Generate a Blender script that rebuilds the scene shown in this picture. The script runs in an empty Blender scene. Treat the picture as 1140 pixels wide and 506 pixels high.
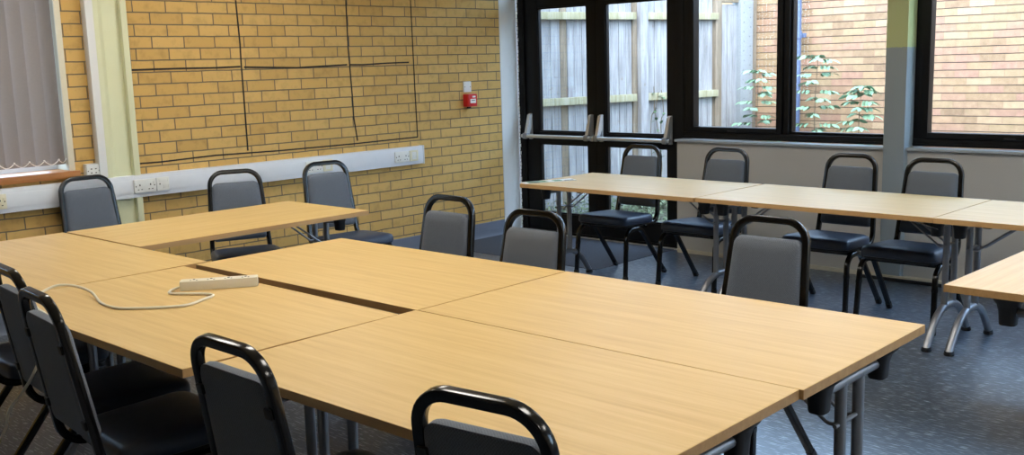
import bpy, bmesh, math, random
from mathutils import Vector, Matrix
random.seed(7)
S = bpy.context.scene
C = S.collection
PI = math.pi

# ------------------------------------------------------------------ materials
def lin(c):
    return tuple(((v/255)/12.92 if v/255 <= .04045 else ((v/255+.055)/1.055)**2.4) for v in c) + (1,)

class NT:
    def __init__(s, name):
        s.m = bpy.data.materials.new(name); s.m.use_nodes = True
        s.t = s.m.node_tree; s.n = s.t.nodes; s.l = s.t.links
        s.b = s.n['Principled BSDF']
    def node(s, ty, **kw):
        n = s.n.new(ty)
        for k, v in kw.items():
            if k.startswith('i_'): n.inputs[k[2:].replace('_', ' ')].default_value = v
            elif k.startswith('x_'): n.inputs[int(k[2:])].default_value = v
            else: setattr(n, k, v)
        return n
    def link(s, a, b): s.l.new(a, b)
    def math(s, op, a, b=None):
        n = s.n.new('ShaderNodeMath'); n.operation = op
        for i, v in enumerate((a, b)):
            if v is None: continue
            if isinstance(v, (int, float)): n.inputs[i].default_value = v
            else: s.link(v, n.inputs[i])
        return n.outputs[0]
    def ramp(s, fac, stops):
        n = s.n.new('ShaderNodeValToRGB'); e = n.color_ramp.elements
        while len(e) < len(stops): e.new(.5)
        for i, (p, c) in enumerate(stops): e[i].position = p; e[i].color = c
        s.link(fac, n.inputs[0]); return n.outputs[0]
    def mix(s, f, a, b, mode='MIX'):
        n = s.n.new('ShaderNodeMix'); n.data_type = 'RGBA'; n.blend_type = mode
        for i, v in ((0, f), (6, a), (7, b)):
            if isinstance(v, (int, float, tuple)): n.inputs[i].default_value = v
            else: s.link(v, n.inputs[i])
        return n.outputs[2]
    def coord(s, out='Object', scale=None):
        c = s.n.new('ShaderNodeTexCoord').outputs[out]
        if scale:
            m = s.n.new('ShaderNodeMapping'); m.inputs['Scale'].default_value = scale
            s.link(c, m.inputs[0]); c = m.outputs[0]
        return c
    def noise(s, vec, scale, detail=3, rough=.5):
        n = s.node('ShaderNodeTexNoise', i_Scale=scale, i_Detail=detail, i_Roughness=rough)
        if vec is not None: s.link(vec, n.inputs['Vector'])
        return n.outputs[0]
    def bump(s, h, strength=.3, dist=.002):
        n = s.node('ShaderNodeBump', i_Strength=strength, i_Distance=dist)
        s.link(h, n.inputs['Height']); s.link(n.outputs[0], s.b.inputs['Normal'])
    def set(s, **kw):
        for k, v in kw.items(): s.b.inputs[k.replace('_', ' ')].default_value = v
        return s

def plain(name, rgb, rough=.5, metal=0, spec=.5, vary=.06, scale=30, bump=0, **kw):
    t = NT(name); c = lin(rgb)
    f = t.noise(t.coord('Object'), scale, 3)
    a = tuple(v*(1-vary) for v in c[:3])+(1,); b = tuple(min(1, v*(1+vary)) for v in c[:3])+(1,)
    t.link(t.mix(f, a, b), t.b.inputs['Base Color'])
    t.set(Roughness=rough, Metallic=metal, Specular_IOR_Level=spec, **kw)
    if bump: t.bump(f, bump)
    return t.m

M = {}
def wood_mat(name, axis, c1, c2, c3, rough):
    t = NT(name)
    sc = {0: (1.3, 26, 26), 1: (26, 1.3, 26)}[axis]
    co = t.coord('Object'); oi = t.node('ShaderNodeObjectInfo')
    off = t.node('ShaderNodeVectorMath', operation='SCALE'); off.inputs[0].default_value = (3.1, 7.7, 1.9)
    t.link(oi.outputs['Random'], off.inputs['Scale'])
    ad = t.node('ShaderNodeVectorMath', operation='ADD'); t.link(co, ad.inputs[0]); t.link(off.outputs[0], ad.inputs[1])
    mp = t.node('ShaderNodeMapping'); mp.inputs['Scale'].default_value = sc; t.link(ad.outputs[0], mp.inputs[0])
    n1 = t.noise(mp.outputs[0], 1.6, 4, .55)
    mp2 = t.node('ShaderNodeMapping'); mp2.inputs['Scale'].default_value = tuple(v*(2.6 if v < 5 else 5) for v in sc); t.link(ad.outputs[0], mp2.inputs[0])
    n2 = t.noise(mp2.outputs[0], 1.5, 2)
    f = t.math('ADD', t.math('MULTIPLY', n1, .7), t.math('MULTIPLY', n2, .3))
    col = t.ramp(f, [(.32, lin(c1)), (.5, lin(c2)), (.68, lin(c3))])
    t.link(col, t.b.inputs['Base Color'])
    t.set(Roughness=rough, Specular_IOR_Level=.5)
    t.bump(n2, .05, .0006)
    return t.m
M['beech'] = wood_mat('beech_laminate', 0, (204, 168, 106), (214, 180, 116), (221, 189, 128), .42)
M['beech_edge'] = wood_mat('beech_edge_banding', 0, (180, 140, 90), (190, 150, 98), (198, 159, 106), .45)
M['sill_wood'] = wood_mat('varnished_sill_wood', 1, (158, 98, 44), (176, 114, 54), (190, 130, 68), .4)

def brick_mat(name, swap, uoff, voff, w, h, mort, cols, mcol, rough, hline=False, bumpd=.004, tone=.25):
    """brick pattern in metres on a wall; swap = (world axis for u, for v)"""
    t = NT(name)
    g = t.node('ShaderNodeNewGeometry').outputs['Position']
    sx = t.node('ShaderNodeSeparateXYZ'); t.link(g, sx.inputs[0])
    cb = t.node('ShaderNodeCombineXYZ')
    wob = t.noise(g, 9, 2)
    wv = t.math('MULTIPLY', t.math('SUBTRACT', wob, .5), .006)
    t.link(t.math('ADD', t.math('ADD', sx.outputs[swap[0]], uoff), wv), cb.inputs[0])
    t.link(t.math('ADD', t.math('ADD', sx.outputs[swap[1]], voff), wv), cb.inputs[1])
    br = t.node('ShaderNodeTexBrick'); br.offset = .5; br.offset_frequency = 2; br.squash = 1
    br.inputs['Scale'].default_value = 1; br.inputs['Mortar Size'].default_value = mort
    br.inputs['Mortar Smooth'].default_value = .15; br.inputs['Bias'].default_value = 0
    br.inputs['Brick Width'].default_value = w; br.inputs['Row Height'].default_value = h
    br.inputs['Color1'].default_value = (0, 0, 0, 1); br.inputs['Color2'].default_value = (1, 1, 1, 1); br.inputs['Mortar'].default_value = (.5, .5, .5, 1)
    t.link(cb.outputs[0], br.inputs['Vector'])
    n = len(cols)
    bc = t.ramp(br.outputs['Color'], [(i/(n-1) if n > 1 else 0, lin(c)) for i, c in enumerate(cols)])
    bl = t.noise(g, 14, 4, .6)
    bc = t.mix(tone, bc, t.ramp(bl, [(.3, lin(tuple(v*.72 for v in cols[0]))), (.5, lin(cols[n//2])), (.72, lin(tuple(min(255, v*1.1) for v in cols[-1])))]))
    sp = t.noise(g, 75, 2)
    spot = t.ramp(sp, [(.70, (0, 0, 0, 1)), (.78, (1, 1, 1, 1))])
    bc = t.mix(t.math('MULTIPLY', spot, .25), bc, lin(tuple(v*.6 for v in cols[0])))
    out = t.mix(br.outputs['Fac'], bc, lin(mcol))
    if hline:   # pale perpends, raked bed joints with their shadow lines painted dark
        fr = t.math('FRACT', t.math('DIVIDE', t.math('ADD', t.math('ADD', sx.outputs[swap[1]], voff), wv), h))
        bed = t.math('LESS_THAN', t.math('PINGPONG', fr, .5), .055)
        out = t.mix(t.math('MULTIPLY', br.outputs['Fac'], .5), bc, lin(tuple(v*.93 for v in cols[1])))
        out = t.mix(bed, out, lin((58, 46, 38)))
    t.link(out, t.b.inputs['Base Color'])
    t.set(Roughness=rough, Specular_IOR_Level=.3)
    hgt = t.math('ADD', t.math('SUBTRACT', 1, br.outputs['Fac']), t.math('MULTIPLY', bl, .15))
    t.bump(hgt, .8, bumpd)
    return t.m
M['brick'] = brick_mat('yellow_brick', (1, 2), 3.22875+.1125+22.5, -(1.9903-.0375)+7.5, .225, .075, .0042,
                       [(194, 156, 90), (207, 168, 98), (215, 178, 110), (200, 161, 93)], (116, 105, 84), .75)
M['brick_out'] = brick_mat('pale_buff_brick', (0, 2), 20.03, 10.02, .235, .075, .0036,
                           [(120, 98, 74), (152, 126, 94), (146, 112, 93), (140, 119, 88), (162, 138, 108)], (88, 73, 62), .85, tone=.22, hline=True)

def carpet():
    t = NT('carpet_tiles'); g = t.node('ShaderNodeNewGeometry').outputs['Position']
    def mp(sc):
        m = t.node('ShaderNodeMapping'); m.inputs['Scale'].default_value = sc; t.link(g, m.inputs[0]); return m.outputs[0]
    n1 = t.noise(mp((19, 165, 1)), 1, 1, .4)
    n2 = t.noise(mp((60, 260, 1)), 1, 2)
    n3 = t.noise(mp((1.5, 1.5, 1)), 1, 2)
    base = t.mix(n2, lin((36, 43, 53)), lin((78, 91, 108)))
    fl = t.ramp(n1, [(.58, (0, 0, 0, 1)), (.67, (1, 1, 1, 1))])
    c = t.mix(t.math('MULTIPLY', fl, .8), base, lin((168, 182, 196)))
    c = t.mix(t.math('MULTIPLY', n3, .15), c, lin((44, 50, 58)))
    t.link(c, t.b.inputs['Base Color'])
    t.set(Roughness=.3, Specular_IOR_Level=1.0)
    t.bump(t.math('ADD', n1, n2), .12, .002)
    return t.m
M['carpet'] = carpet()
M['mat'] = plain('entrance_matting', (72, 75, 82), .9, spec=.15, vary=.6, scale=160, bump=.6)

def fabric(name, rgb, sc=420, rough=.85):
    t = NT(name); co = t.coord('Object')
    w1 = t.node('ShaderNodeTexChecker', i_Scale=sc); t.link(co, w1.inputs[0])
    n = t.noise(co, 260, 2); n2 = t.noise(co, 7, 2)
    f = t.math('ADD', t.math('MULTIPLY', w1.outputs['Fac'], .35), t.math('MULTIPLY', n, .65))
    c = lin(rgb)
    col = t.mix(f, tuple(v*.55 for v in c[:3])+(1,), tuple(v*1.45 for v in c[:3])+(1,))
    t.link(t.mix(t.math('MULTIPLY', n2, .2), col, tuple(v*.8 for v in c[:3])+(1,)), t.b.inputs['Base Color'])
    t.set(Roughness=rough, Specular_IOR_Level=.25, Sheen_Weight=.15)
    t.bump(f, .35, .0012); return t.m
M['back_fabric'] = fabric('grey_weave_fabric', (99, 106, 116), sc=270)
M['seat_fabric'] = plain('dark_navy_seat_cloth', (46, 57, 76), .42, spec=.6, vary=.15, scale=120, bump=.12)
def scuffed(name, rgb, rough):
    t = NT(name); co = t.coord('Object'); n = t.noise(co, 38, 4, .6)
    sc = t.ramp(n, [(.66, (0, 0, 0, 1)), (.72, (1, 1, 1, 1))])
    t.link(t.mix(t.math('MULTIPLY', sc, .05), lin(rgb), lin((120, 120, 118))), t.b.inputs['Base Color'])
    t.set(Roughness=rough, Specular_IOR_Level=.5); return t.m
M['black_tube'] = scuffed('black_enamel_tube', (11, 10, 10), .16)
M['black_plastic'] = plain('black_plastic', (24, 24, 26), .5)
M['silver'] = plain('silver_painted_steel', (150, 153, 158), .38, metal=.75, vary=.04)
M['chrome'] = plain('chrome_steel', (200, 203, 208), .14, metal=1, vary=.02)
M['chrome_flat'] = plain('dull_chrome', (206, 214, 224), .3, metal=.15, vary=.03)
M['alu'] = plain('brushed_aluminium', (206, 206, 204), .38, metal=.6, vary=.05, scale=60)
M['black_frame'] = plain('black_window_frame', (8, 8, 9), .45, spec=.22, vary=.1)
M['dark_seal'] = plain('rubber_seal', (12, 12, 13), .6)
M['white_pvc'] = plain('white_plastic_trunking', (222, 226, 231), .38, vary=.03)
M['plate_white'] = plain('white_socket_plate', (228, 229, 224), .32, vary=.02)
M['plate_cream'] = plain('cream_socket_plate', (226, 220, 192), .35, vary=.02)
M['green_paint'] = plain('pale_green_paint', (218, 220, 184), .5, vary=.04, scale=6)
M['white_paint'] = plain('white_gloss_paint', (226, 228, 226), .4, vary=.03, scale=5)
M['cream_paint'] = plain('cream_frame_paint', (224, 216, 192), .45, vary=.06, scale=40)
M['reveal_paint'] = plain('greyish_reveal_paint', (178, 172, 152), .6, vary=.05)
M['wall_grey'] = plain('warm_grey_wall_paint', (184, 180, 172), .36, vary=.05, scale=3, bump=.05)
M['ceil'] = plain('white_ceiling', (232, 230, 224), .8, vary=.03)
M['skirt'] = plain('blue_grey_vinyl_skirting', (110, 117, 130), .5, vary=.08, scale=4)
M['skirt_pale'] = plain('pale_skirting', (200, 192, 170), .5)
M['sill_grey'] = plain('grey_sill', (160, 166, 170), .35)
M['red'] = plain('red_plastic', (206, 30, 36), .35, vary=.04)
M['white_lab'] = plain('white_label', (238, 236, 232), .5, vary=.02)
M['blind'] = plain('lilac_grey_blind_fabric', (150, 144, 144), .85, vary=.05, scale=90)
M['bead'] = plain('white_bead_chain', (232, 228, 222), .4)
M['tape'] = plain('black_marking_line', (38, 32, 24), .7, vary=.4, scale=60)
M['dark_hole'] = plain('dark_slot', (30, 28, 26), .6)
M['lead_white'] = plain('off_white_lead_plastic', (226, 220, 200), .4, vary=.02)
M['pipe'] = plain('blue_grey_downpipe', (76, 90, 118), .45, vary=.05)
M['post_wood'] = None
def fence_mat(name, cols, zsc=2.2):
    t = NT(name); co = t.coord('Object')
    def mp(sc):
        m = t.node('ShaderNodeMapping'); m.inputs['Scale'].default_value = sc; t.link(co, m.inputs[0]); return m.outputs[0]
    n1 = t.noise(mp((14, 14, zsc)), 1, 4, .6); n2 = t.noise(mp((70, 70, 3)), 1, 3); n3 = t.noise(co, 21, 3)
    f = t.math('ADD', t.math('MULTIPLY', n1, .6), t.math('MULTIPLY', n2, .4))
    c = t.ramp(f, [(.3, lin(cols[0])), (.5, lin(cols[1])), (.66, lin(cols[2]))])
    k = t.ramp(n3, [(.68, (0, 0, 0, 1)), (.74, (1, 1, 1, 1))])
    t.link(t.mix(t.math('MULTIPLY', k, .45), c, lin((104, 84, 66))), t.b.inputs['Base Color'])
    t.set(Roughness=.85, Specular_IOR_Level=.2); t.bump(f, .4, .003); return t.m
M['fence'] = fence_mat('weathered_grey_boards', [(99, 97, 95), (131, 130, 130), (149, 149, 146)])
M['fence_rail'] = fence_mat('mossy_fence_rail', [(105, 99, 72), (138, 133, 107), (152, 148, 130)])
M['fence_brown'] = fence_mat('brown_fence_post_wood', [(90, 79, 67), (112, 101, 86), (131, 118, 103)])
M['concrete'] = plain('pale_concrete_post', (124, 127, 128), .9, vary=.15, scale=40, bump=.4)
M['ground'] = plain('gravelly_soil', (84, 79, 66), .95, vary=.5, scale=45, bump=.8)
M['leaf'] = plain('sapling_leaf', (108, 138, 110), .5, vary=.2, scale=25)
M['leaf'].node_tree.nodes['Principled BSDF'].inputs['Transmission Weight'].default_value = 0
M['weed'] = plain('weed_leaf', (84, 94, 62), .6, vary=.75, scale=9)
M['stem'] = plain('brown_stem', (86, 72, 52), .7)
M['pillar'] = None
def pillar():
    t = NT('two_tone_pillar_paint'); g = t.node('ShaderNodeNewGeometry').outputs['Position']
    sx = t.node('ShaderNodeSeparateXYZ'); t.link(g, sx.inputs[0])
    w = t.math('MULTIPLY', t.math('SUBTRACT', t.noise(g, 45, 2), .5), .014)
    f = t.math('GREATER_THAN', t.math('ADD', sx.outputs[2], w), 1.527)
    t.link(t.mix(f, lin((138, 147, 150)), lin((180, 186, 130))), t.b.inputs['Base Color'])
    t.set(Roughness=.4); return t.m
M['pillar'] = pillar()
def glass():
    t = NT('window_glass')
    n = t.t.nodes; tr = n.new('ShaderNodeBsdfTransparent'); gl = n.new('ShaderNodeBsdfGlossy'); gl.inputs['Roughness'].default_value = .02
    tr.inputs[0].default_value = (.94, .97, .97, 1)
    fr = n.new('ShaderNodeFresnel'); fr.inputs[0].default_value = 1.5
    mx = n.new('ShaderNodeMixShader'); t.link(t.math('MULTIPLY', fr.outputs[0], .22), mx.inputs[0]); t.link(tr.outputs[0], mx.inputs[1]); t.link(gl.outputs[0], mx.inputs[2])
    t.link(mx.outputs[0], n['Material Output'].inputs[0]); return t.m
M['glass'] = glass()
def emit(name, col, st):
    t = NT(name); t.b.inputs['Emission Color'].default_value = col; t.b.inputs['Emission Strength'].default_value = st
    t.b.inputs['Base Color'].default_value = (.9, .9, .9, 1); return t.m
LAMP = 18.6
M['lamp'] = emit('ceiling_diffuser', (1, .95, .87, 1), LAMP)

# ------------------------------------------------------------------ geometry
class MB:
    def __init__(s): s.bm = bmesh.new()
    def face(s, vs):
        try: s.bm.faces.new(vs)
        except ValueError: pass
    def box(s, lo, hi, bevel=0, mat=None, seg=2):
        lo, hi = Vector(lo), Vector(hi)
        r = bmesh.ops.create_cube(s.bm, size=1)
        mt = Matrix.Translation((lo+hi)/2) @ Matrix.Diagonal((*(hi-lo), 1))
        if mat is not None: mt = mat @ mt
        bmesh.ops.transform(s.bm, matrix=mt, verts=r['verts'])
        if bevel:
            es = list({e for v in r['verts'] for e in v.link_edges})
            bmesh.ops.bevel(s.bm, geom=es, offset=bevel, segments=seg, affect='EDGES', profile=.7)
        return s
    def tube(s, pts, r=.01, sec=None, seg=10, caps=True, up=None, radii=None):
        pts = [Vector(p) for p in pts]
        if sec is None: sec = [(r*math.cos(2*PI*i/seg), r*math.sin(2*PI*i/seg)) for i in range(seg)]
        n = len(pts); tan = []
        for i in range(n):
            a = pts[max(0, i-1)]; b = pts[min(n-1, i+1)]; tan.append((b-a).normalized())
        u = Vector(up) if up else (Vector((0, 0, 1)) if abs(tan[0].z) < .9 else Vector((1, 0, 0)))
        u = (u-tan[0]*u.dot(tan[0])).normalized(); rings = []
        for i in range(n):
            if i: u = tan[i-1].rotation_difference(tan[i]) @ u; u = (u-tan[i]*u.dot(tan[i])).normalized()
            w = tan[i].cross(u); k = radii[i] if radii else 1
            rings.append([s.bm.verts.new(pts[i]+w*(a*k)+u*(b*k)) for a, b in sec])
        m = len(sec)
        for i in range(n-1):
            for j in range(m): s.face((rings[i][j], rings[i][(j+1) % m], rings[i+1][(j+1) % m], rings[i+1][j]))
        if caps: s.face(list(reversed(rings[0]))); s.face(rings[-1])
        return s
    def lathe(s, prof, at=(0, 0, 0), seg=16, mat=None):
        rings = []
        for r, z in prof:
            vs = []
            for i in range(seg):
                p = Vector((r*math.cos(2*PI*i/seg), r*math.sin(2*PI*i/seg), z))
                if mat is not None: p = mat @ p
                vs.append(s.bm.verts.new(p+Vector(at)))
            rings.append(vs)
        for a, b in zip(rings, rings[1:]):
            for j in range(seg): s.face((a[j], a[(j+1) % seg], b[(j+1) % seg], b[j]))
        s.face(list(reversed(rings[0]))); s.face(rings[-1]); return s
    def rings(s, loops, caps=True):
        R = [[s.bm.verts.new(p) for p in L] for L in loops]; m = len(R[0])
        for a, b in zip(R, R[1:]):
            for j in range(m): s.face((a[j], a[(j+1) % m], b[(j+1) % m], b[j]))
        if caps: s.face(list(reversed(R[0]))); s.face(R[-1])
        return s
    def prism(s, poly, z0, z1, mat=None):
        f = (lambda p: mat @ Vector(p)) if mat is not None else (lambda p: Vector(p))
        return s.rings([[f((x, y, z0)) for x, y in poly], [f((x, y, z1)) for x, y in poly]])
    def quad(s, a, b, c, d):
        s.face([s.bm.verts.new(p) for p in (a, b, c, d)]); return s
    def build(s, name, mat, parent=None, angle=38):
        bmesh.ops.recalc_face_normals(s.bm, faces=s.bm.faces)
        me = bpy.data.meshes.new(name); s.bm.to_mesh(me); s.bm.free()
        for p in me.polygons: p.use_smooth = True
        me.set_sharp_from_angle(angle=math.radians(angle))
        me.materials.append(mat if not isinstance(mat, str) else M[mat])
        o = bpy.data.objects.new(name, me); C.objects.link(o)
        if parent: o.parent = parent
        return o

def fillet(pts, rad, n=7):
    """polyline with rounded corners; rad per inner point"""
    pts = [Vector(p) for p in pts]; out = [pts[0]]
    for i in range(1, len(pts)-1):
        p = pts[i]; r = rad if isinstance(rad, (int, float)) else rad[i-1]
        a = (pts[i-1]-p); b = (pts[i+1]-p); la, lb = a.length, b.length; a.normalize(); b.normalize()
        ang = a.angle(b); d = min(r/math.tan(ang/2), la*.49, lb*.49) if r else 0
        if d < 1e-5: out.append(p); continue
        r2 = d*math.tan(ang/2); c = p+(a+b).normalized()*(r2/math.sin(ang/2))
        va = (p+a*d)-c; vb = (p+b*d)-c; ax = va.cross(vb).normalized(); th = va.angle(vb)
        for k in range(n+1): out.append(c+Matrix.Rotation(th*k/n, 3, ax) @ va)
    out.append(pts[-1]); return out

def smooth_path(pts, n=6):
    P = [Vector(p) for p in pts]; P = [P[0]]+P+[P[-1]]; out = []
    for i in range(1, len(P)-2):
        a, b, c, d = P[i-1:i+3]
        for k in range(n):
            t = k/n
            out.append(.5*((2*b)+(c-a)*t+(2*a-5*b+4*c-d)*t*t+(3*b-a-3*c+d)*t**3))
    out.append(P[-2]); return out

def rsec(w, h, r, n=3):
    out = []
    for cx, cy, a0 in ((w/2-r, h/2-r, 0), (-w/2+r, h/2-r, 90), (-w/2+r, -h/2+r, 180), (w/2-r, -h/2+r, 270)):
        for k in range(n+1):
            a = math.radians(a0+90*k/n); out.append((cx+r*math.cos(a), cy+r*math.sin(a)))
    return out

def rpoly(pts, r, n=5):
    """closed 2D polygon with rounded corners"""
    m = len(pts); out = []
    for i in range(m):
        q = fillet([(*pts[i-1], 0), (*pts[i], 0), (*pts[(i+1) % m], 0)], r if isinstance(r, (int, float)) else r[i], n)
        out += [(p.x, p.y) for p in q[1:-1]]
    return out

def pad(mb, poly, prof, mat):
    """soft pad: 2D outline shrunk/offset through (inset, height) pairs"""
    cx = sum(p[0] for p in poly)/len(poly); cy = sum(p[1] for p in poly)/len(poly)
    hx = max(abs(p[0]-cx) for p in poly); hy = max(abs(p[1]-cy) for p in poly)
    L = []
    for ins, z in prof:
        kx = 1-ins/hx; ky = 1-ins/hy
        L.append([mat @ Vector((cx+(x-cx)*kx, cy+(y-cy)*ky, z)) for x, y in poly])
    mb.rings(L)

def empty(name, loc=(0, 0, 0), rz=0):
    o = bpy.data.objects.new(name, None); o.empty_display_size = .1
    o.location = loc; o.rotation_euler = (0, 0, rz); C.objects.link(o); return o
def tag(o, label=None, cat=None, group=None, kind=None):
    for k, v in (('label', label), ('category', cat), ('group', group), ('kind', kind)):
        if v: o[k] = v
    return o
def copy_tree(o, parent=None):
    c = o.copy(); C.objects.link(c)
    if parent: c.parent = parent
    for ch in [x for x in KIDS.get(o.name, [])]: KIDS.setdefault(c.name, []).append(copy_tree(ch, c))
    return c
KIDS = {}
def index_kids():
    KIDS.clear()
    for o in bpy.data.objects:
        if o.parent: KIDS.setdefault(o.parent.name, []).append(o)
def struct(mb, name, mat, parent=None, **kw):
    o = mb.build(name, mat, parent, **kw)
    if not parent: o['kind'] = 'structure'
    return o

# ------------------------------------------------------------------ room shell
XR, YF, ZC = 8.6, -9.4, 2.7      # right wall, wall behind the camera, ceiling
WY = .11                         # inner face of the window wall
WZ = .93                         # sill level of the blind window
struct(MB().box((-.25, YF-.2, -.12), (XR+.2, .36, 0)), 'floor', 'carpet')
struct(MB().box((-.25, YF-.2, ZC), (XR+.2, .36, ZC+.15)), 'ceiling', 'ceil')
w = MB()
w.box((-.25, -3.80, 0), (0, -.028, ZC)).box((-.25, -5.7, 0), (0, -3.80, .895)).box((-.25, -5.7, 2.32), (0, -3.80, ZC)).box((-.25, YF, 0), (0, -5.7, ZC))
struct(w, 'wall_left', 'brick')
w = MB()
w.box((1.74, WY, 0), (XR, .36, .862)).box((-.25, WY, 2.36), (XR, .36, ZC)).box((XR-.45, WY, .862), (XR, .36, 2.36))
struct(w, 'wall_back', 'wall_grey')
wr = MB().box((XR, YF, 0), (XR+.2, .36, .862)).box((XR, YF, 2.36), (XR+.2, .36, ZC))
for a, b in ((-.55, .36), (YF, -1.9)): wr.box((XR, a, .862), (XR+.2, b, 2.36))
struct(wr, 'wall_right', 'wall_grey')
struct(MB().box((-.25, YF-.2, 0), (XR+.2, YF, ZC)), 'wall_front', 'wall_grey')
# vinyl skirting, coved at the foot
sk = MB()
prof = [(.0005, .0), (.016, .0), (.010, .012), (.0075, .03), (.007, .128), (.0005, .132)]
sk.rings([[(x, y, z) for x, z in prof] for y in (YF+.01, -3.64)])
sk.rings([[(x, y, z) for x, z in prof] for y in (-3.39, -.03)])
sk.box((.007, -3.39, .066), (.0095, -.03, .069))
struct(sk, 'baseboard_left', 'skirt')
struct(MB().box((1.75, WY-.014, 0), (3.385, WY-.0005, .03), .003).box((3.545, WY-.014, 0), (XR, WY-.0005, .03), .003), 'baseboard_back', 'skirt_pale')
# white painted corner post between brick and door
struct(MB().box((-.25, -.0275, 0), (.006, .185, ZC), .004), 'trim_1', 'white_paint')
# two-tone pillar between the windows
struct(MB().box((3.395, .055, 0), (3.535, .36, ZC), .004), 'trim_2', 'pillar')
# pale green steel column set in the brick wall, with its raised flanges
c = MB()
c.box((.001, -3.622, 0), (.012, -3.405, ZC)).box((.012, -3.622, 0), (.045, -3.585, ZC), .006).box((.012, -3.445, 0), (.05, -3.405, ZC), .006)
c.prism([(.012, -3.585), (.032, -3.585), (.012, -3.55)], 0, ZC)
struct(c, 'trim_3', 'green_paint')
struct(MB().box((.001, -3.672, .868), (.062, -3.624, ZC), .004), 'trim_4', 'white_paint')
# entrance matting let into the carpet by the door
struct(MB().box((.02, -.82, -.004), (1.67, .19, .004), .002), 'floor_matting', 'mat')

# ------------------------------------------------------------------ door
FY = .20   # front face of door and window frames
def frame_rect(mb, x0, x1, z0, z1, l, r, b, t, y0, y1, bev=.004):
    mb.box((x0, y0, z0), (x0+l, y1, z1), bev); mb.box((x1-r, y0, z0), (x1, y1, z1), bev)
    mb.box((x0+l, y0, z1-t), (x1-r, y1, z1), bev); mb.box((x0+l, y0, z0), (x1-r, y1, z0+b), bev)
door = tag(empty('door_1', (.85, FY, 0)), kind='structure')
D = lambda x, y, z: (x-.85, y-FY, z)
f = MB()
f.box(D(.008, FY-.012, 0), D(.085, .30, 2.36), .004); f.box(D(1.668, FY-.012, 0), D(1.745, .30, 2.36), .004)
f.box(D(.085, FY-.012, 2.06), D(1.668, .30, 2.12), .004); f.box(D(.085, FY-.012, 2.31), D(1.668, .30, 2.36), .004)
f.box(D(.085, FY+.0, 0), D(1.668, .30, .028), .003)
f.build('door_frame', 'black_frame', door)
MB().box(D(.085, .255, 2.12), D(1.668, .261, 2.31)).build('transom_glass', 'glass', door)
MB().box(D(.012, FY-.035, 0), D(1.74, FY-.001, .009), .003).build('threshold', 'alu', door)
sl = MB()
for i in range(70):
    z = .03+i*.033; k = random.uniform(.3, 1)
    sl.box(D(.012, FY-.0165, z), D(.012+.014*k, FY-.012, z+.029))
sl.build('brush_seal', 'white_paint', door)
def leaf(x0, x1, hinge):
    lf = MB()
    lft, rgt = (.145, .095) if hinge == 'l' else (.095, .078)
    xa, xb = x0+lft, x1-rgt
    y0, y1 = FY+.004, FY+.052
    lf.box(D(x0, y0, .03), D(xa, y1, 2.055), .003); lf.box(D(xb, y0, .03), D(x1, y1, 2.055), .003)
    lf.box(D(xa, y0, 1.955), D(xb, y1, 2.055), .003); lf.box(D(xa, y0, .797), D(xb, y1, .897), .003); lf.box(D(xa, y0, .03), D(xb, y1, .185), .003)
    for z0, z1 in ((.185, .797), (.897, 1.955)):   # glazing beads
        frame_rect(lf, xa-.85, xb-.85, z0, z1, .012, .012, .012, .012, y0-FY+.008, y1-FY-.006, .002)
    o = lf.build('door_leaf', 'black_frame', door)
    MB().box(D(xa+.01, FY+.026, .195), D(xb-.01, FY+.032, .787)).build('pane', 'glass', o)
    MB().box(D(xa+.01, FY+.026, .907), D(xb-.01, FY+.032, 1.945)).build('pane', 'glass', o)
    # panic push bar: two cranked arms on back plates, a long round bar
    b = MB(); bx0, bx1 = x0+.055, x1-.045
    for x in (bx0, bx1):
        b.box(D(x-.016, FY-.018, .83), D(x+.016, FY+.003, 1.055), .006)
        prf = [(-.018, 1.05), (-.034, 1.045), (-.075, .90), (-.092, .862), (-.082, .842), (-.055, .848), (-.018, .93)]
        b.rings([[D(xx, FY+a, z) for a, z in prf] for xx in (x-.0145, x+.0145)])
    b.tube([D(bx0-.045, FY-.078, .862), D(bx1+.045, FY-.078, .862)], .0155, seg=14)
    b.build('push_bar', 'alu', o)
    k = MB()
    for x in (bx0, bx1):
        k.box(D(x-.023, FY-.098, .838), D(x+.023, FY-.052, .888), .01)
    k.build('bar_clamp', 'silver', o)
leaf(.088, .875, 'l'); leaf(.878, 1.665, 'r')

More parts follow.
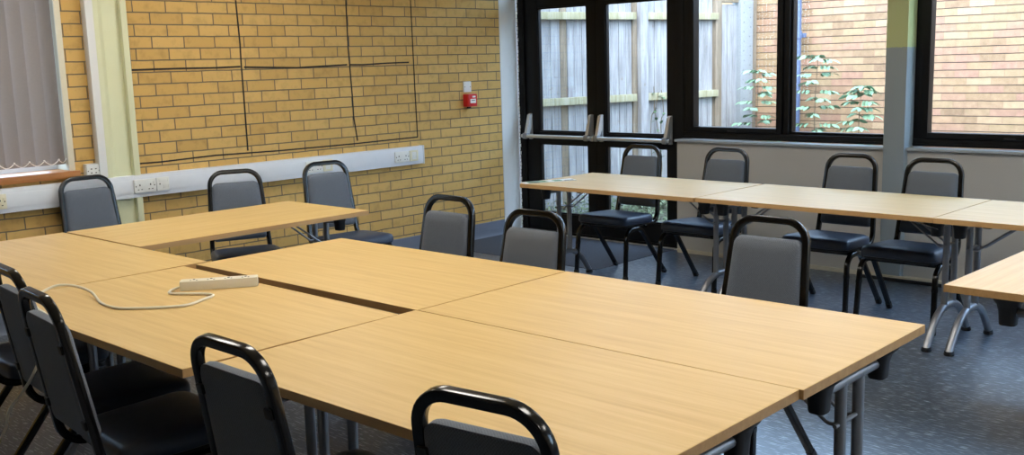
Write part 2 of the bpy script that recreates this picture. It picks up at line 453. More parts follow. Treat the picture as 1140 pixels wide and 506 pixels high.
# ------------------------------------------------------------------ windows in the window wall
def window(n, x0, x1, panes, ztop=2.36, z0=.885, ends=(0, 0)):
    root = tag(empty('window_%d' % n, (x0, FY, z0)), kind='structure')
    W = lambda x, y, z: (x-x0, y-FY, z-z0)
    fr = MB(); y0, y1 = FY-.012, .30
    fr.box(W(x0, y0, z0), W(x1, y1, z0+.05), .004); fr.box(W(x0, y0, ztop-.05), W(x1, y1, ztop), .004)
    fr.box(W(x0, y0, z0+.05), W(x0+.05, y1, ztop-.05), .004); fr.box(W(x1-.05, y0, z0+.05), W(x1, y1, ztop-.05), .004)
    fr.box(W(x0, y0-.006, z0+.012), W(x1, y0, z0+.02)); 
    for a, b, kind in panes[:-1]: fr.box(W(b-.022, y0, z0+.05), W(b+.022, y1, ztop-.05), .004)
    fr.build('window_frame', 'black_frame', root)
    for i, (a, b, kind) in enumerate(panes):
        a2 = a+(.05 if i == 0 else .022); b2 = b-(.05 if i == len(panes)-1 else .022)
        if kind == 'vent':
            v = MB(); frame_rect(v, a2-x0+.003, b2-x0-.003, .052, ztop-z0-.052, .045, .045, .04, .045, -.026, .05, .005)
            v.build('sash', 'black_frame', root)
            MB().box(W((a+b)/2-.035, FY-.034, z0+.058), W((a+b)/2+.035, FY-.026, z0+.07), .003).build('catch', 'black_plastic', root)
            MB().box(W(a2+.045, .235, z0+.09), W(b2-.045, .241, ztop-.095)).build('pane', 'glass', root)
        else:
            v = MB(); frame_rect(v, a2-x0, b2-x0, .05, ztop-z0-.05, .016, .016, .02, .016, .01, .06, .003)
            v.build('bead', 'black_frame', root)
            MB().box(W(a2+.014, .235, z0+.068), W(b2-.014, .241, ztop-.064)).build('pane', 'glass', root)
    s = MB(); s.box(W(x0+ends[0], WY-.035, z0-.021), W(x1+ends[1], FY-.012, z0-.001), .006)
    s.build('window_sill', 'sill_grey', root)
    return root
window(1, 1.748, 3.394, [(1.748, 2.615, 'vent'), (2.615, 3.394, 'fix')], ends=(-.012, 0))
window(2, 3.536, 5.9, [(3.536, 4.75, 'vent'), (4.75, 5.9, 'fix')], ends=(0, 0))
window(3, 5.9, 8.14, [(5.9, 7.0, 'vent'), (7.0, 8.14, 'fix')])

for n, ya, yb in ((5, -1.9, -.55),):
    root = tag(empty('window_%d' % n, (XR, ya, .862)), kind='structure'); L = yb-ya
    fr = MB()
    fr.box((.06, 0, 0), (.14, L, .06), .004).box((.06, 0, 1.44), (.14, L, 1.498), .004)
    for q in (0, L/2-.03, L-.06): fr.box((.06, q, .06), (.14, q+.06, 1.44), .004)
    fr.build('window_frame', 'black_frame', root)
    for q in (.06, L/2+.03): MB().box((.097, q, .06), (.103, q+L/2-.09, 1.44)).build('pane', 'glass', root)

# ------------------------------------------------------------------ window with blinds in the brick wall
wb = tag(empty('window_4', (0, -4.75, WZ)), kind='structure')
V = lambda x, y, z: (x, y+4.75, z-WZ)
f = MB()
f.box(V(-.25, -5.7, .896), V(-.2, -3.802, .96)).box(V(-.25, -5.7, 2.26), V(-.2, -3.802, 2.319)).box(V(-.25, -5.7, .96), V(-.2, -5.64, 2.26)).box(V(-.25, -3.862, .96), V(-.2, -3.802, 2.26)).box(V(-.25, -4.78, .96), V(-.2, -4.72, 2.26))
f.build('window_frame', 'white_paint', wb)
MB().box(V(-.23, -5.64, .96), V(-.224, -3.86, 2.26)).build('pane', 'glass', wb)
MB().box(V(-.2, -3.825, .925), V(.0, -3.8015, 2.319)).box(V(-.2, -5.699, .925), V(.0, -5.675, 2.319)).box(V(-.2, -5.675, 2.296), V(.0, -3.825, 2.319)).build('reveal', 'reveal_paint', wb)
MB().box(V(.0006, -3.838, .925), V(.014, -3.803, 2.335), .003).box(V(.0006, -5.70, .925), V(.014, -5.665, 2.335), .003).box(V(.0006, -5.7, 2.30), V(.014, -3.838, 2.335), .003).build('architrave', 'cream_paint', wb)
MB().box(V(-.2, -5.699, .897), V(.0, -3.803, .925)).box(V(.0, -5.74, .882), V(.04, -3.785, .925), .004).build('window_sill', 'sill_wood', wb)
bl = tag(empty('vertical_blind', (-.075, -3.9, 2.28)), 'lilac grey vertical fabric blind hanging in the window recess left of the brick pier', 'blind')
MB().box((-.022, -1.72, -.03), (.022, .06, .005), .004).build('head_rail', 'white_paint', bl)
ys = []
for i in range(19):
    y = .030-i*.0875; ys.append(y); rot = Matrix.Translation((0, y, 0)) @ Matrix.Rotation(math.radians(82), 4, 'Z')
    s = MB(); n = 8
    pr = [(-.0445+.089*k/n, .004*math.sin(PI*k/n)) for k in range(n+1)]
    pr = pr+[(x, y2-.0007) for x, y2 in reversed(pr)]
    s.prism(pr, -1.315, -.032, rot); s.build('slat', 'blind', bl)
    MB().box((-.001, y-.039, -1.318), (.0035, y+.039, -1.29), .001, ).build('bottom_weight', 'blind', bl)
ch = MB()
for a, b in zip(ys, ys[1:]):
    ch.tube([(.022, a+(b-a)*t/8, -1.288-.026*math.sin(PI*t/8)) for t in range(9)], .0028, seg=6)
ch.tube([(.022, ys[0]+.05*t/6, -1.288-.024*math.sin(PI*t/6)+.012*t/6) for t in range(7)], .0028, seg=6)
for a in ys: ch.lathe([(.001, -.006), (.006, -.003), (.006, .003), (.001, .006)], (.022, a, -1.287), 8)
ch.build('bead_chain', 'bead', bl)

# ------------------------------------------------------------------ trunking, sockets and boxes on the brick wall
tr = tag(empty('dado_trunking', (.001, -3.4, .79)), 'long white plastic dado trunking running along the brick wall', 'trunking')
MB().box((0, -2.3, -.071), (.05, 2.395, .071), .005).build('channel', 'white_pvc', tr)
MB().box((.05, -2.3, -.042), (.0535, 2.385, .042), .0015).build('cover_strip', 'white_pvc', tr)
MB().box((-.0005, 2.396, -.074), (.054, 2.407, .074), .004).build('end_cap', 'white_pvc', tr)
def plate(name, y, w, mat, label, cat, kind, z=.79, h=.086):
    root = tag(empty(name, (.0555, y, z)), label, cat)
    MB().box((0, -w/2, -h/2), (.010, w/2, h/2), .004).build('face_plate', mat, root)
    if kind == 'double':
        for sy in (-.036, .036):
            MB().box((.0095, sy-.0035, .001), (.0108, sy+.0035, .012)).build('earth_slot', 'dark_hole', root)
            for d in (-.0115, .0115): MB().box((.0095, sy+d-.0045, -.024), (.0108, sy+d+.0045, -.019)).build('pin_slot', 'dark_hole', root)
        for sy in (-.062, .062): MB().box((.0095, sy-.003, -.004), (.0108, sy+.003, .004)).build('screw', 'dark_hole', root)
        for sy in (-.060, .060): MB().box((.0095, sy-.008, .008), (.0135, sy+.008, .026), .002).build('rocker_switch', mat, root)
    elif kind == 'spur':
        MB().box((.0095, -.028, .012), (.0125, .03, .034), .003).build('rocker_switch', mat, root)
        MB().box((.0095, .0, -.028), (.012, .034, -.004), .003).build('fuse_carrier', mat, root)
        MB().box((.0095, -.026, -.003), (.0106, -.018, .005)).build('indicator', 'dark_hole', root)
    else:
        MB().box((.0095, -.022, -.028), (.0112, .022, .030), .003).build('module', 'plate_white', root)
        MB().box((.0095, -.008, -.016), (.0125, .010, .008), .002).build('rocker_switch', 'plate_white', root)
    return root
plate('double_socket', -3.39, .146, 'plate_white', 'white double socket on the trunking in front of the green column', 'socket', 'double')
plate('fused_spur', -3.268, .086, 'plate_white', 'white switched fused spur on the trunking beside the green column', 'switch', 'spur')
plate('double_socket', -2.075, .146, 'plate_white', 'white double socket midway along the trunking, left of a chair top', 'socket', 'double')
plate('data_outlet', -1.957, .086, 'plate_cream', 'cream outlet plate on the trunking partly behind a chair top', 'outlet', 'data')
plate('double_socket', -1.235, .146, 'plate_white', 'white double socket near the right end of the trunking', 'socket', 'double')
plate('data_outlet', -1.113, .086, 'plate_cream', 'cream outlet plate nearest the right end of the trunking', 'outlet', 'data')
plate('double_socket', -4.315, .146, 'plate_cream', 'socket on the trunking under the blind, cut by the left edge', 'socket', 'double')
bx = tag(empty('connection_box', (.001, -3.706, .915)), 'small white surface box on the brick pier above the trunking', 'box')
MB().box((0, -.045, -.043), (.036, .045, .043), .005).build('back_box', 'plate_white', bx)
MB().box((.036, -.043, -.043), (.046, .043, .043), .004).build('face_plate', 'plate_white', bx)
h = MB()
for z in (-.012, .012):
    for y in (-.014, .014): h.box((.0455, y-.005, z-.003), (.0468, y+.005, z+.003))
for y in (-.034, .034): h.box((.0455, y-.003, -.003), (.0468, y+.003, .003))
h.build('jack_sockets', 'dark_hole', bx)
# fire alarm call point with blank plate above
cp = tag(empty('fire_alarm_call_point', (.001, -.437, 1.198)), 'red fire alarm break glass call point on the yellow brick wall', 'fire alarm')
MB().box((0, -.05, -.052), (.052, .05, .052), .006).build('back_box', 'red', cp)
MB().box((.052, -.05, -.052), (.066, .05, .052), .006).build('face_plate', 'red', cp)
MB().box((.066, -.03, -.024), (.068, .034, .012), .002).build('glass_label', 'white_lab', cp)
mk = MB(); mk.box((.068, -.018, -.004), (.0688, .022, .001)); mk.build('label_mark', 'dark_hole', cp)
MB().box((.066, -.006, .022), (.068, .03, .036), .001).build('top_label', 'white_lab', cp)
MB().box((-.0005, -.012, -.066), (.03, .012, -.0525), .003).build('cable_gland', 'black_plastic', cp)
bp_ = tag(empty('blank_plate', (.001, -.443, 1.31)), 'small white blank plate on the brick above the red call point', 'switch plate')
MB().box((0, -.043, -.044), (.014, .043, .044), .004).build('face_plate', 'plate_white', bp_)
MB().box((.0135, -.034, -.004), (.0148, -.028, .002)).box((.0135, .028, -.004), (.0148, .034, .002)).build('screw', 'dark_hole', bp_)

# black outline left on the brick
def strip(pts, wd, label):
    """pts (y, z) on the wall plane"""
    L = []
    P = [Vector((0, y, z)) for y, z in pts]
    for i, p in enumerate(P):
        d = (P[min(i+1, len(P)-1)]-P[max(i-1, 0)]).normalized(); nn = Vector((0, -d.z, d.y))*wd/2
        L.append([p+nn+Vector((.0008, 0, 0)), p+nn+Vector((.0028, 0, 0)), p-nn+Vector((.0028, 0, 0)), p-nn+Vector((.0008, 0, 0))])
    tag(MB().rings(L).build('wall_marking_line', 'tape'), label, 'line', 'black lines marked on the brick wall')
LINES = [([(-3.3902, 1.9516), (-3.3857, 1.5643), (-3.3997, 1.2268), (-3.4, 0.9351)], 0.011, 'leftmost upright black line on the brick, beside the green column'),
    ([(-2.5973, 1.9705), (-2.5872, 1.68), (-2.589, 1.5392), (-2.5865, 1.3286), (-2.5849, 0.9468)], 0.011, 'second upright black line on the brick from the green column'),
    ([(-1.6621, 1.9929), (-1.6642, 1.6467), (-1.6496, 1.2894), (-1.647, 1.1269), (-1.6223, 0.9444)], 0.011, 'third upright black line on the brick from the green column'),
    ([(-1.0249, 2.0081), (-1.0186, 1.263), (-1.0122, 0.9269)], 0.009, 'rightmost upright black line on the brick wall'),
    ([(-3.3821, 1.52), (-3.0502, 1.5219), (-2.7868, 1.5205), (-2.5973, 1.5242)], 0.012, 'level black line on the brick, left segment of three'),
    ([(-2.568, 1.5199), (-2.1332, 1.5057), (-1.6822, 1.5181)], 0.012, 'level black line on the brick, middle segment of three'),
    ([(-1.6553, 1.5176), (-1.5313, 1.515), (-1.301, 1.522), (-1.0705, 1.5246)], 0.011, 'level black line on the brick, right segment of three'),
    ([(-3.4036, 0.9285), (-3.2379, 0.9259), (-2.8368, 0.9354), (-2.3224, 0.9255), (-1.6418, 0.9239), (-1.0121, 0.9297)], 0.01, 'long bottom black line on the brick above the trunking')]
for pts, wd, lab in LINES: strip(pts, wd, lab)

# floor-level cable cover along the window wall
cc = tag(empty('cable_cover', (5.2, .05, .001)), 'low pale cable cover with a black edge on the carpet below the windows', 'cable cover')
MB().box((-1.96, -.012, 0), (2.4, .022, .034), .004).build('pale_cover', 'skirt_pale', cc)
MB().box((-1.94, -.03, 0), (2.4, -.0125, .022), .003).build('black_edge', 'black_plastic', cc)

# ------------------------------------------------------------------ tables
TL, TW, TH = 1.3686, .7678, .7034
def make_table():
    root = empty('folding_table')
    top = MB()
    top.box((-TL/2, -TW/2, TH-.0255), (TL/2, TW/2, TH-.0012))
    top.build('edge_band', 'beech_edge', root)
    MB().box((-TL/2+.0006, -TW/2+.0006, TH-.0016), (TL/2-.0006, TW/2-.0006, TH), .0007, seg=1).build('tabletop', 'beech', root)
    for sx in (-1, 1):
        x = sx*(TL/2-.055)
        rail = MB(); zr = TH-.075
        rail.tube([(x, -.21, zr), (x, .21, zr)], .0155, seg=14)
        r = rail.build('leg_frame', 'silver', root)
        for sy in (-1, 1):
            MB().tube([(x, sy*.055, zr), (x, sy*.055, .172)], .0165, seg=14).build('leg', 'silver', r)
            b = MB(); y = sy*.185
            b.rings([[(x+dx*a, y+dy*b2, z) for dx, dy in rsec(2, 2, .6, 3)] for a, b2, z in
                     ((.052, .046, TH-.0258), (.050, .044, TH-.034), (.034, .035, TH-.05), (.027, .030, TH-.075), (.024, .027, TH-.118), (.022, .025, TH-.122))])
            b.build('corner_bracket', 'black_plastic', root)
            c = MB(); c.lathe([(.024, 0), (.026, .006), (.022, .022)], (x, sy*.262, 0), 14); c.build('foot_cap', 'black_plastic', r)
        ft = MB()
        path = smooth_path([(x, -.266, .012), (x, -.225, .070), (x, -.165, .138), (x, -.10, .178), (x, -.045, .192), (x, 0, .194), (x, .045, .192), (x, .10, .178), (x, .165, .138), (x, .225, .070), (x, .266, .012)], 4)
        ft.tube(path, .0195, seg=14); ft.build('arched_foot', 'silver', r)
        br = MB(); xi = x-sx*.27
        for sy in (-1, 1): br.tube(fillet([(x, sy*.052, .512), (x-sx*.035, sy*.05, .50), (xi, sy*.035, TH-.03)], .03), .0055, seg=8)
        br.tube([(x, -.09, .512), (x, .09, .512)], .0065, seg=8)
        br.tube([(xi, -.06, TH-.032), (xi, .06, TH-.032)], .0065, seg=8)
        br.build('brace', 'silver', root)
    return root
def table_pose(o, x, y, deg):
    """corner (-L/2,-W/2) of the top at x,y"""
    a = math.radians(deg); c, s = math.cos(a), math.sin(a)
    o.location = (x+c*TL/2-s*TW/2, y+s*TL/2+c*TW/2, 0); o.rotation_euler = (0, 0, a)
tables = [
    ('near-row beech folding table at the far left, between the seated-out brick-wall side and the extension lead', .993, -5.085, 1.0),
    ('', 2.3645, -5.178, 0.0), ('', 3.749, -5.107, 1.0), ('', 3.746, -4.3338, .85), ('', 2.372, -4.3595, 1.0), ('', 1.746, -4.2908, 90.6),
    ('', 1.6135, -1.546, -.2), ('', 2.987, -1.540, -1.0), ('', 4.3605, -1.568, -1.2), ('', 5.712, -3.001, 88.7)]
labels = [
    'beech table at the left edge, meeting the table along the brick wall',
    'beech table in the joined block with the white extension lead on it',
    'beech table closest to the camera, at the bottom centre of the joined block',
    'beech table at the right-hand far corner of the joined block, silver legs showing',
    'beech table in the middle of the joined block, beyond the dark gap',
    'beech table set lengthways along the brick wall, chairs between it and the wall',
    'pale lit beech table in front of the glass doors, leaflet on its corner',
    'pale lit beech table in the middle of the row below the windows',
    'pale table ending the row below the windows, cut by the right edge',
    'beech table corner at the right edge, nearer than the window row']
proto = make_table(); index_kids()
for i, ((_, x, y, d), lab) in enumerate(zip(tables, labels)):
    o = proto if i == 0 else copy_tree(proto)
    table_pose(o, x, y, d); tag(o, lab, 'table', 'beech folding tables')
    if i == 9:      # its near end frame stands further along the rail
        for fr in KIDS.get(o.name, []):
            if fr.name.startswith('leg_frame'):
                for ch in KIDS.get(fr.name, []): ch.location.y -= .08
    if i == 7:
        st = MB()
        st.tube([(TL/2-.15, -.30, TH-.03), (TL/2-.02, -.26, TH-.075)], sec=rsec(.012, .004, .0015), up=(0, 0, 1)); st.build('stay_bar', 'chrome', o)

# ------------------------------------------------------------------ chairs (front is -y, origin on the floor under the seat)
def make_chair():
    root = empty('banquet_chair')
    sq = rsec(.026, .027, .0045)
    p = [(.178, -.16, .365), (.178, .196, .365), (.149, .283, .882), (-.149, .283, .882), (-.178, .196, .365), (-.178, -.16, .365)]
    MB().tube(fillet(p, [.085, .084, .084, .085], 9), sec=sq, up=(1, 0, 0)).build('back_frame', 'black_tube', root)
    # backrest pad lies in the plane of the frame
    ax = Vector((0, .087, .517)).normalized(); nrm = Vector((0, -ax.z, ax.y))
    B = Matrix(((1, 0, 0, 0), (0, ax.y, nrm.y, .196), (0, ax.z, nrm.z, .365), (0, 0, 0, 1)))
    pl = rpoly([(-.162, .100), (.162, .100), (.1405, .458), (-.1405, .458)], [.02, .02, .035, .035])
    b = MB()
    pad(b, pl, [(.03, -.011), (.006, -.0105), (0, -.006), (0, .012), (.004, .022), (.014, .029), (.05, .034)], B)
    b.build('backrest', 'back_fabric', root)
    for sx in (-1, 1):
        for s_ in (.16, .39):
            m = MB(); x = sx*(.176-.029*s_/.517)
            m.box((x-.022-.0 if sx > 0 else x-.004, s_-.013, -.019), (x+.004 if sx > 0 else x+.022, s_+.013, -.010), .003, mat=B); m.build('pad_bracket', 'black_plastic', root)
    # seat: thick waterfall cushion on a black pan
    sp = rpoly([(-.216, -.245), (.216, -.245), (.198, .135), (-.198, .135)], [.055, .055, .05, .05], 6)
    Mx = Matrix.Translation((0, 0, 0)) @ Matrix.Rotation(math.radians(-2.2), 4, 'X')
    s = MB()
    pad(s, sp, [(.012, .378), (.002, .383), (0, .396), (.001, .414), (.008, .428), (.022, .436), (.055, .442), (.11, .445)], Mx)
    s.build('seat', 'seat_fabric', root)
    pn = MB(); pad(pn, sp, [(.022, .364), (.012, .366), (.010, .3785)], Mx); pn.build('seat_pan', 'black_plastic', root)
    lq = rsec(.027, .027, .006)
    for sx in (-1, 1):
        path = fillet([(sx*.216, -.226, .012), (sx*.208, -.198, .354), (sx*.208, -.04, .354), (sx*.216, .228, .012)], [.075, .085], 8)
        k = len(path)//2
        for nm, pts, fy in (('front', path[:k+1], 0), ('rear', path[k:], -1)):
            l = MB().tube(pts, sec=lq, up=(1, 0, 0))
            if nm == 'front': l.tube([path[0].lerp(path[1], .80), path[0].lerp(path[1], .86)], sec=rsec(.0295, .0295, .0065), up=(1, 0, 0))
            lo = l.build('leg', 'black_tube', root)
            e = pts[fy]; q = pts[1] if nm == 'front' else pts[-2]; d = (Vector(q)-Vector(e)).normalized()
            MB().tube([Vector(e)-d*.0115, Vector(e)+d*.03], sec=rsec(.031, .031, .008), up=(1, 0, 0)).build('foot_cap', 'black_plastic', lo)
    for y in (-.12, .05): MB().tube([(-.206, y, .353), (.206, y, .353)], sec=rsec(.02, .016, .004)).build('cross_bar', 'black_tube', root)
    return root
chairs = [  # x, y, degrees, label
    (1.890, -.822, 0, 'black framed chair in front of the glass doors, leftmost behind the window tables', 'chairs behind the window tables'),
    (2.575, -.800, 0, 'black framed chair beside the right door jamb, behind the middle of the window tables', 'chairs behind the window tables'),
    (3.470, -.835, 0, 'black framed chair just left of the grey pillar, behind the window tables', 'chairs behind the window tables'),
    (3.998, -.905, 0, 'black framed chair against the grey pillar, rightmost behind the window tables', 'chairs behind the window tables'),
    (.375, -3.79, 90, 'black framed chair in front of the green column and pier, leftmost by the brick wall', 'chairs along the brick wall'),
    (.90, -3.20, 68, 'black framed chair between the brick wall and the lengthways table, middle one', 'chairs along the brick wall'),
    (.997, -2.506, 82, 'black framed chair by the brick wall with a brightly daylit seat, near the table end', 'chairs along the brick wall'),
    (2.755, -3.53, 0, 'grey backed chair tucked behind the middle table, seen against the brick wall', 'chairs on the far side of the joined tables'),
    (3.425, -3.675, 0, 'grey backed chair at the seam of the joined tables, seen against carpet by the door', 'chairs on the far side of the joined tables'),
    (4.31, -3.32, 0, 'grey backed chair at the far side of the right-hand joined table, alone', 'chairs on the far side of the joined tables'),
    (2.14, -4.96, 177, 'black framed chair mostly outside the left edge, only part of seat and frame showing', 'chairs on the near side of the joined tables'),
    (2.83, -4.99, 175, 'black framed chair at the left edge, directly behind the white cable', 'chairs on the near side of the joined tables'),
    (3.305, -5.085, 175, 'black framed chair at the left with dark navy seat, overlapping the one behind it', 'chairs on the near side of the joined tables'),
    (4.20, -5.03, 180, 'nearest chair with its whole grey back seen from behind, left of centre', 'chairs on the near side of the joined tables'),
    (4.888, -4.948, 188, 'closest chair at the bottom centre, only the black hoop and back top showing', 'chairs on the near side of the joined tables')]
proto = make_chair(); index_kids()
for i, (x, y, d, lab, grp) in enumerate(chairs):
    o = proto if i == 0 else copy_tree(proto)
    o.location = (x, y, 0); o.rotation_euler = (0, 0, math.radians(d)); tag(o, lab, 'chair', grp)

# ------------------------------------------------------------------ things on the tables
el = tag(empty('extension_lead', (2.872, -4.547, TH), math.radians(54)), 'white extension lead block with trailing white cable on the joined tables', 'extension lead')
MB().box((-.14, -.027, 0), (.14, .027, .036), .006).build('socket_block', 'lead_white', el)
for k in range(4):
    x = -.09+k*.062
    MB().box((x-.004, -.003, .0355), (x+.004, .008, .0368)).build('earth_slot', 'dark_hole', el)
    for d in (-.011, .011): MB().box((x+d-.003, -.015, .0355), (x+d+.003, -.010, .0368)).build('pin_slot', 'dark_hole', el)
cab = MB()
W2 = Matrix.Translation((2.872, -4.547, TH)) @ Matrix.Rotation(math.radians(54), 4, 'Z')
inv = W2.inverted()
cp_ = [(2.79, -4.665, .715), (2.79, -4.70, .709), (2.831, -4.725, .7085), (2.877, -4.70, .7085), (2.94, -4.655, .7085), (2.992, -4.645, .7085), (3.025, -4.705, .7085), (3.055, -4.785, .7085), (3.012, -4.856, .7085), (2.95, -4.92, .7085), (2.891, -4.956, .7085), (2.772, -4.954, .7085), (2.62, -4.92, .722), (2.52, -4.94, .735), (2.47, -4.99, .735), (2.50, -5.07, .712), (2.66, -5.13, .7085), (2.88, -5.16, .7085), (3.0, -5.20, .706), (3.05, -5.265, .67), (3.04, -5.31, .585), (2.957, -5.315, .516), (2.84, -5.32, .432), (2.79, -5.32, .36), (2.70, -5.325, .268), (2.60, -5.35, .12), (2.48, -5.40, .012), (2.2, -5.5, .006), (1.6, -5.62, .006)]
cab.tube([inv @ p for p in smooth_path(cp_, 6)], .0048, seg=10)
cab.build('cable', 'lead_white', el)
lf = tag(empty('leaflet', (1.705, -1.36, TH+.0006), math.radians(-24)), 'folded white and green leaflet lying on the table corner by the doors', 'leaflet')
MB().box((-.05, -.19, 0), (.05, .19, .0016), .0005, seg=1).box((-.046, -.18, .0016), (.052, .185, .004), .0005, seg=1).build('paper', 'white_lab', lf)
MB().box((-.03, -.15, .004), (.049, -.02, .0046)).box((-.02, .03, .004), (.045, .09, .0046)).build('green_print', plain('green_print', (84, 140, 100), .5), lf)
MB().box((.012, -.16, .0046), (.051, -.08, .0051)).box((.02, .10, .004), (.05, .17, .0046)).build('dark_print', plain('dark_print', (56, 66, 50), .5), lf)

# ------------------------------------------------------------------ ceiling lights (just above the view)
def make_light():
    r = empty('ceiling_light'); tag(r, 'square recessed ceiling light panel above the tables', 'ceiling light', 'ceiling light panels')
    m = MB(); frame_rect_z(m); m.build('lamp_frame', 'white_paint', r)
    MB().box((-.28, -.28, -.012), (.28, .28, -.004)).build('diffuser', 'lamp', r); return r
def frame_rect_z(m):
    for a in ((-.31, -.31, .31, -.28), (-.31, .28, .31, .31), (-.31, -.28, -.28, .28), (.28, -.28, .31, .28)):
        m.box((a[0], a[1], -.018), (a[2], a[3], -.001), .003)
pl = make_light(); index_kids(); first = True
for x in (1.2, 3.2, 5.2, 7.2):
    for y in (-2.8, -4.45):
        o = pl if first else copy_tree(pl); first = False; o.location = (x, y, ZC)

# ------------------------------------------------------------------ courtyard
def outside(mb, name, mat): o = mb.build(name, mat); o['kind'] = 'structure'; return o
outside(MB().box((-3, .36, -.25), (12, 5, -.02)), 'ground_outside', 'ground')
outside(MB().box((-1.5, 3.93, -.25), (12, 4.18, 3.1)), 'wall_outside', 'brick_out')
FA = math.radians(78.1)
fe = tag(empty('garden_fence', (-.33, 1.35, -.02), FA), 'weathered grey timber board fence with two rails, seen through the doors', 'fence')
# local x runs along the fence (away from the building), local -y faces the doors
def boards(mb, x0, x1, z0, z1, y, wd=.1, gap=.004, jag=.03):
    x = x0
    while x < x1-.01:
        w_ = min(wd*random.uniform(.85, 1.12), x1-x); t = random.uniform(0, .008)
        mb.box((x, y+t, z0), (x+w_-gap, y+t+.016, z1+random.uniform(-jag, jag)), .002, seg=1); x += w_
bay = [(-1.02, -.135), (-.05, .80), (.93, 1.96)]
for k, (a, b) in enumerate(bay):
    m = MB(); boards(m, a, b, 0, 2.32, .02); m.build('board_panel', 'fence', fe)
for z0, z1 in ((1.092, 1.165), (1.918, 1.99)):
    for a, b in ((-1.02, .80), (.94, 1.985)):
        MB().box((a, -.045, z0), (b, .019, z1), .006).build('rail', 'fence_rail', fe)
MB().box((-.134, .03, 0), (-.051, .11, 2.3), .004).build('post', 'fence_brown', fe)
MB().box((.845, -.06, 0), (.945, .06, 2.42), .006).build('post', 'fence', fe)
MB().box((.785, .0, 0), (.844, .05, 2.36), .004).build('post', 'fence_brown', fe)
MB().box((1.965, -.02, 0), (2.06, .07, 2.36), .004).build('post', 'fence_brown', fe)
m = MB(); boards(m, 2.063, 2.31, 0, 2.08, -.01, .085, jag=.004); m.build('board_panel', 'fence', fe)
MB().box((2.062, -.03, 2.10), (2.31, .04, 2.16), .005).build('cap_rail', 'fence_brown', fe)
ep = MB().box((2.315, -.06, 0), (2.51, .07, 2.4), .008).build('end_post', 'concrete', fe)
h = MB()
for k in range(46):
    z = .12+k*.052; h.lathe([(.006, -.0008), (.006, .0006)], (2.36+(.10 if k % 2 else 0)+random.uniform(-.01, .01), -.0605, z), 8, Matrix.Rotation(PI/2, 4, 'X'))
h.build('bored_holes', 'dark_hole', ep)
MB().box((2.513, -.03, 0), (2.60, .06, 2.4), .004).build('upright_board', 'fence_brown', fe)
dp = tag(empty('drainpipe', (.79, 3.76, -.02)), 'blue grey drainpipe on the pale brick wall behind the window bar', 'drainpipe')
MB().tube([(0, 0, 0), (0, 0, 3.0)], .052, seg=20).build('pipe', 'pipe', dp)
MB().lathe([(.054, 1.685), (.061, 1.69), (.061, 1.76), (.054, 1.765)], seg=20).build('collar', 'pipe', dp)
MB().box((-.075, .03, 1.70), (.075, .085, 1.745), .004).build('clip', 'pipe', dp)

def leaflet_faces(mb, base, d, L, wd, up=Vector((0, 0, 1)), roll=0):
    """a thin folded leaf blade with midrib"""
    d = d.normalized(); s = d.cross(up)
    if roll: s = Matrix.Rotation(roll, 3, d) @ s
    s = s.normalized() if s.length > 1e-3 else Vector((1, 0, 0))
    n_ = s.cross(d).normalized()
    out = []
    for t, k in ((0, .12), (.25, .8), (.55, 1), (.82, .6), (1, .05)):
        c = base+d*L*t-n_*L*.18*t*t
        out.append((c-s*wd*k*.5+n_*wd*.12*k, c, c+s*wd*k*.5+n_*wd*.12*k))
    R = [[mb.bm.verts.new(p) for p in r] for r in out]
    for a, b in zip(R, R[1:]):
        mb.face((a[0], a[1], b[1], b[0])); mb.face((a[1], a[2], b[2], b[1]))
def sapling(x, y, h, nl, spread, label, lean=0, seed=1, leafm='leaf', sz=1):
    rnd = random.Random(seed)
    r = tag(empty('sapling', (x, y, -.02)), label, 'plant', 'saplings by the outside wall')
    pts = smooth_path([(0, 0, 0), (lean*.3+.01, 0, h*.35), (lean*.6-.01, .01, h*.7), (lean, 0, h)], 6)
    MB().tube(pts, .008, seg=7, radii=[1-.7*i/(len(pts)-1) for i in range(len(pts))]).build('stem', 'stem', r)
    fo = MB(); pe = MB()
    for k in range(nl*2+4):
        t = .42+.58*k/(nl*2+3); c = pts[min(len(pts)-1, int(t*(len(pts)-1)))]
        az = k*2.4+rnd.uniform(-.4, .4)+seed; ln = spread*(1.1-.55*t)*rnd.uniform(.8, 1.15)
        d = Vector((math.cos(az), math.sin(az)*.6, .25)).normalized()
        q = [c+d*ln*s_+Vector((0, 0, -.25*ln*s_*s_)) for s_ in (0, .35, .7, 1)]
        pe.tube(q, .0025, seg=5)
        side = d.cross(Vector((0, 0, 1))).normalized()
        for j, s_ in enumerate((.35, .6, .82)):
            b = c+d*ln*s_+Vector((0, 0, -.25*ln*s_*s_))
            for sg in (-1, 1): leaflet_faces(fo, b, d*.45+side*sg*.9+Vector((0, 0, -.45)), .082*sz*rnd.uniform(.8, 1.2), .040*sz, roll=rnd.uniform(-.9, .9))
        leaflet_faces(fo, q[-1], d+Vector((0, 0, -.5)), .095*sz, .046*sz, roll=rnd.uniform(-.8, .8))
    for k in range(5):
        az = k*1.26; leaflet_faces(fo, pts[-1], Vector((math.cos(az), math.sin(az), -.1)), .10*sz, .055*sz, roll=rnd.uniform(-.7, .7))
    pe.build('leaf_stalks', 'stem', r); fo.build('foliage', leafm, r)
sapling(.55, 3.35, 1.36, 8, .25, 'slender sapling in front of the fence end, left of the window bar', .03, 2, sz=.95)
sapling(1.13, 3.50, 1.50, 9, .26, 'tallest green sapling in front of the drainpipe and brick wall', .05, 3, sz=1.0)
sapling(1.62, 3.50, 1.18, 9, .20, 'bushy pale leaved sapling just left of the pillar', .04, 5, sz=1.15)
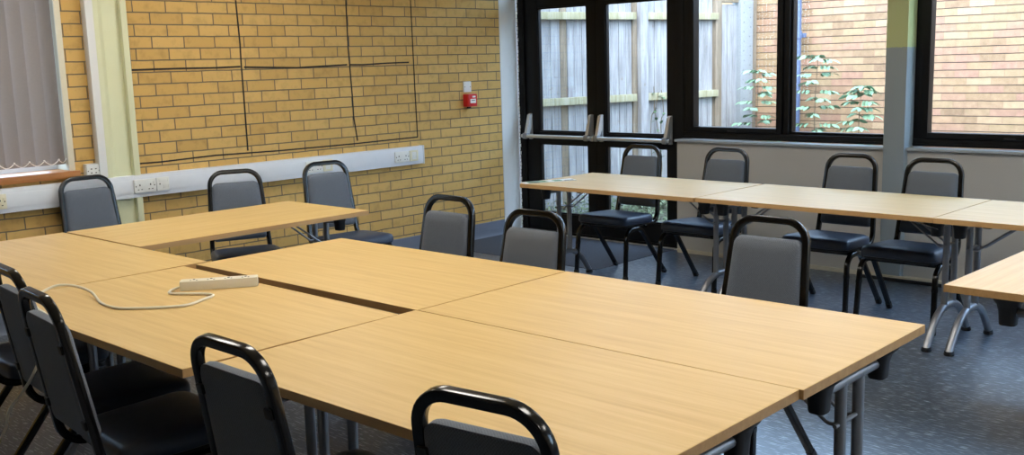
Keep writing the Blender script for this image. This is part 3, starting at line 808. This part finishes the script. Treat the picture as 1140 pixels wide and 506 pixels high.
# climbing weed on the fence and ground cover
iv = tag(empty('climbing_weed', (-.33, 1.35, -.02), FA), 'dark straggly climbing weed on the fence behind the right door', 'plant')
st = MB(); fo = MB(); rnd = random.Random(4)
for k in range(5):
    x0 = 1.02+.07*k; P = [(x0, -.04, 0)]
    for j in range(1, 9): P.append((P[-1][0]+rnd.uniform(-.03, .035), -.035+rnd.uniform(-.015, .012), j*.15*rnd.uniform(.9, 1.05)))
    P = smooth_path(P, 3); st.tube(P, .004, seg=5)
    for q in P[3::2]: leaflet_faces(fo, q, Vector((rnd.uniform(-1, 1), -.5, rnd.uniform(-.3, .9))), .06, .035)
st.build('stems', 'stem', iv); fo.build('foliage', plain('ivy_leaf', (70, 92, 62), .6, vary=.4), iv)
gc = MB(); rnd = random.Random(9)
for k in range(6500):
    t = rnd.uniform(-.9, 2.4); o_ = rnd.betavariate(1.0, 2.6)*1.5+.10
    b = Vector((-.33+math.cos(FA)*t+math.sin(FA)*o_, 1.35+math.sin(FA)*t-math.cos(FA)*o_, -.02))
    if b.y < .5 or b.x > 2.6: continue
    az = rnd.uniform(0, 2*PI); b.z += rnd.uniform(0, .22)*max(.15, 1-o_)
    leaflet_faces(gc, b, Vector((math.cos(az), math.sin(az), rnd.uniform(.1, 1))), rnd.uniform(.025, .06), rnd.uniform(.012, .026))
tag(gc.build('ground_weeds', 'weed'), 'low green and brown weeds growing along the foot of the fence', 'weeds', kind='stuff')

# ------------------------------------------------------------------ light
wd = bpy.data.worlds.new('sky'); S.world = wd; wd.use_nodes = True
nt = wd.node_tree; bg = nt.nodes['Background']
sky = nt.nodes.new('ShaderNodeTexSky'); sky.sky_type = 'NISHITA'; sky.sun_disc = False
sky.sun_elevation = math.radians(48); sky.sun_rotation = math.radians(150); sky.air_density = 1.0; sky.dust_density = 2.0
hs = nt.nodes.new('ShaderNodeMix'); hs.data_type = 'RGBA'; hs.inputs[0].default_value = .7
nt.links.new(sky.outputs[0], hs.inputs[6]); hs.inputs[7].default_value = (1.55, 2.15, 3.0, 1)
nt.links.new(hs.outputs[2], bg.inputs[0]); bg.inputs[1].default_value = 3.9

# ------------------------------------------------------------------ camera
cam = bpy.data.cameras.new('camera'); co = bpy.data.objects.new('camera', cam); C.objects.link(co)
co.location = (6.23999, -6.49961, 1.49860); co.rotation_euler = (math.radians(80.4546), math.radians(1.5978), math.radians(43.1482))
cam.sensor_fit = 'HORIZONTAL'; cam.sensor_width = 36; cam.lens = 1138.3672/1140*36
cam.shift_x = -(572.8558-570)/1140; cam.shift_y = (261.0819-253)/1140
cam.clip_start = .02; cam.clip_end = 200
S.camera = co
S.view_settings.view_transform = 'Standard'; S.view_settings.look = 'None'; S.view_settings.gamma = 1; S.view_settings.exposure = 0
S.view_settings.use_curve_mapping = False
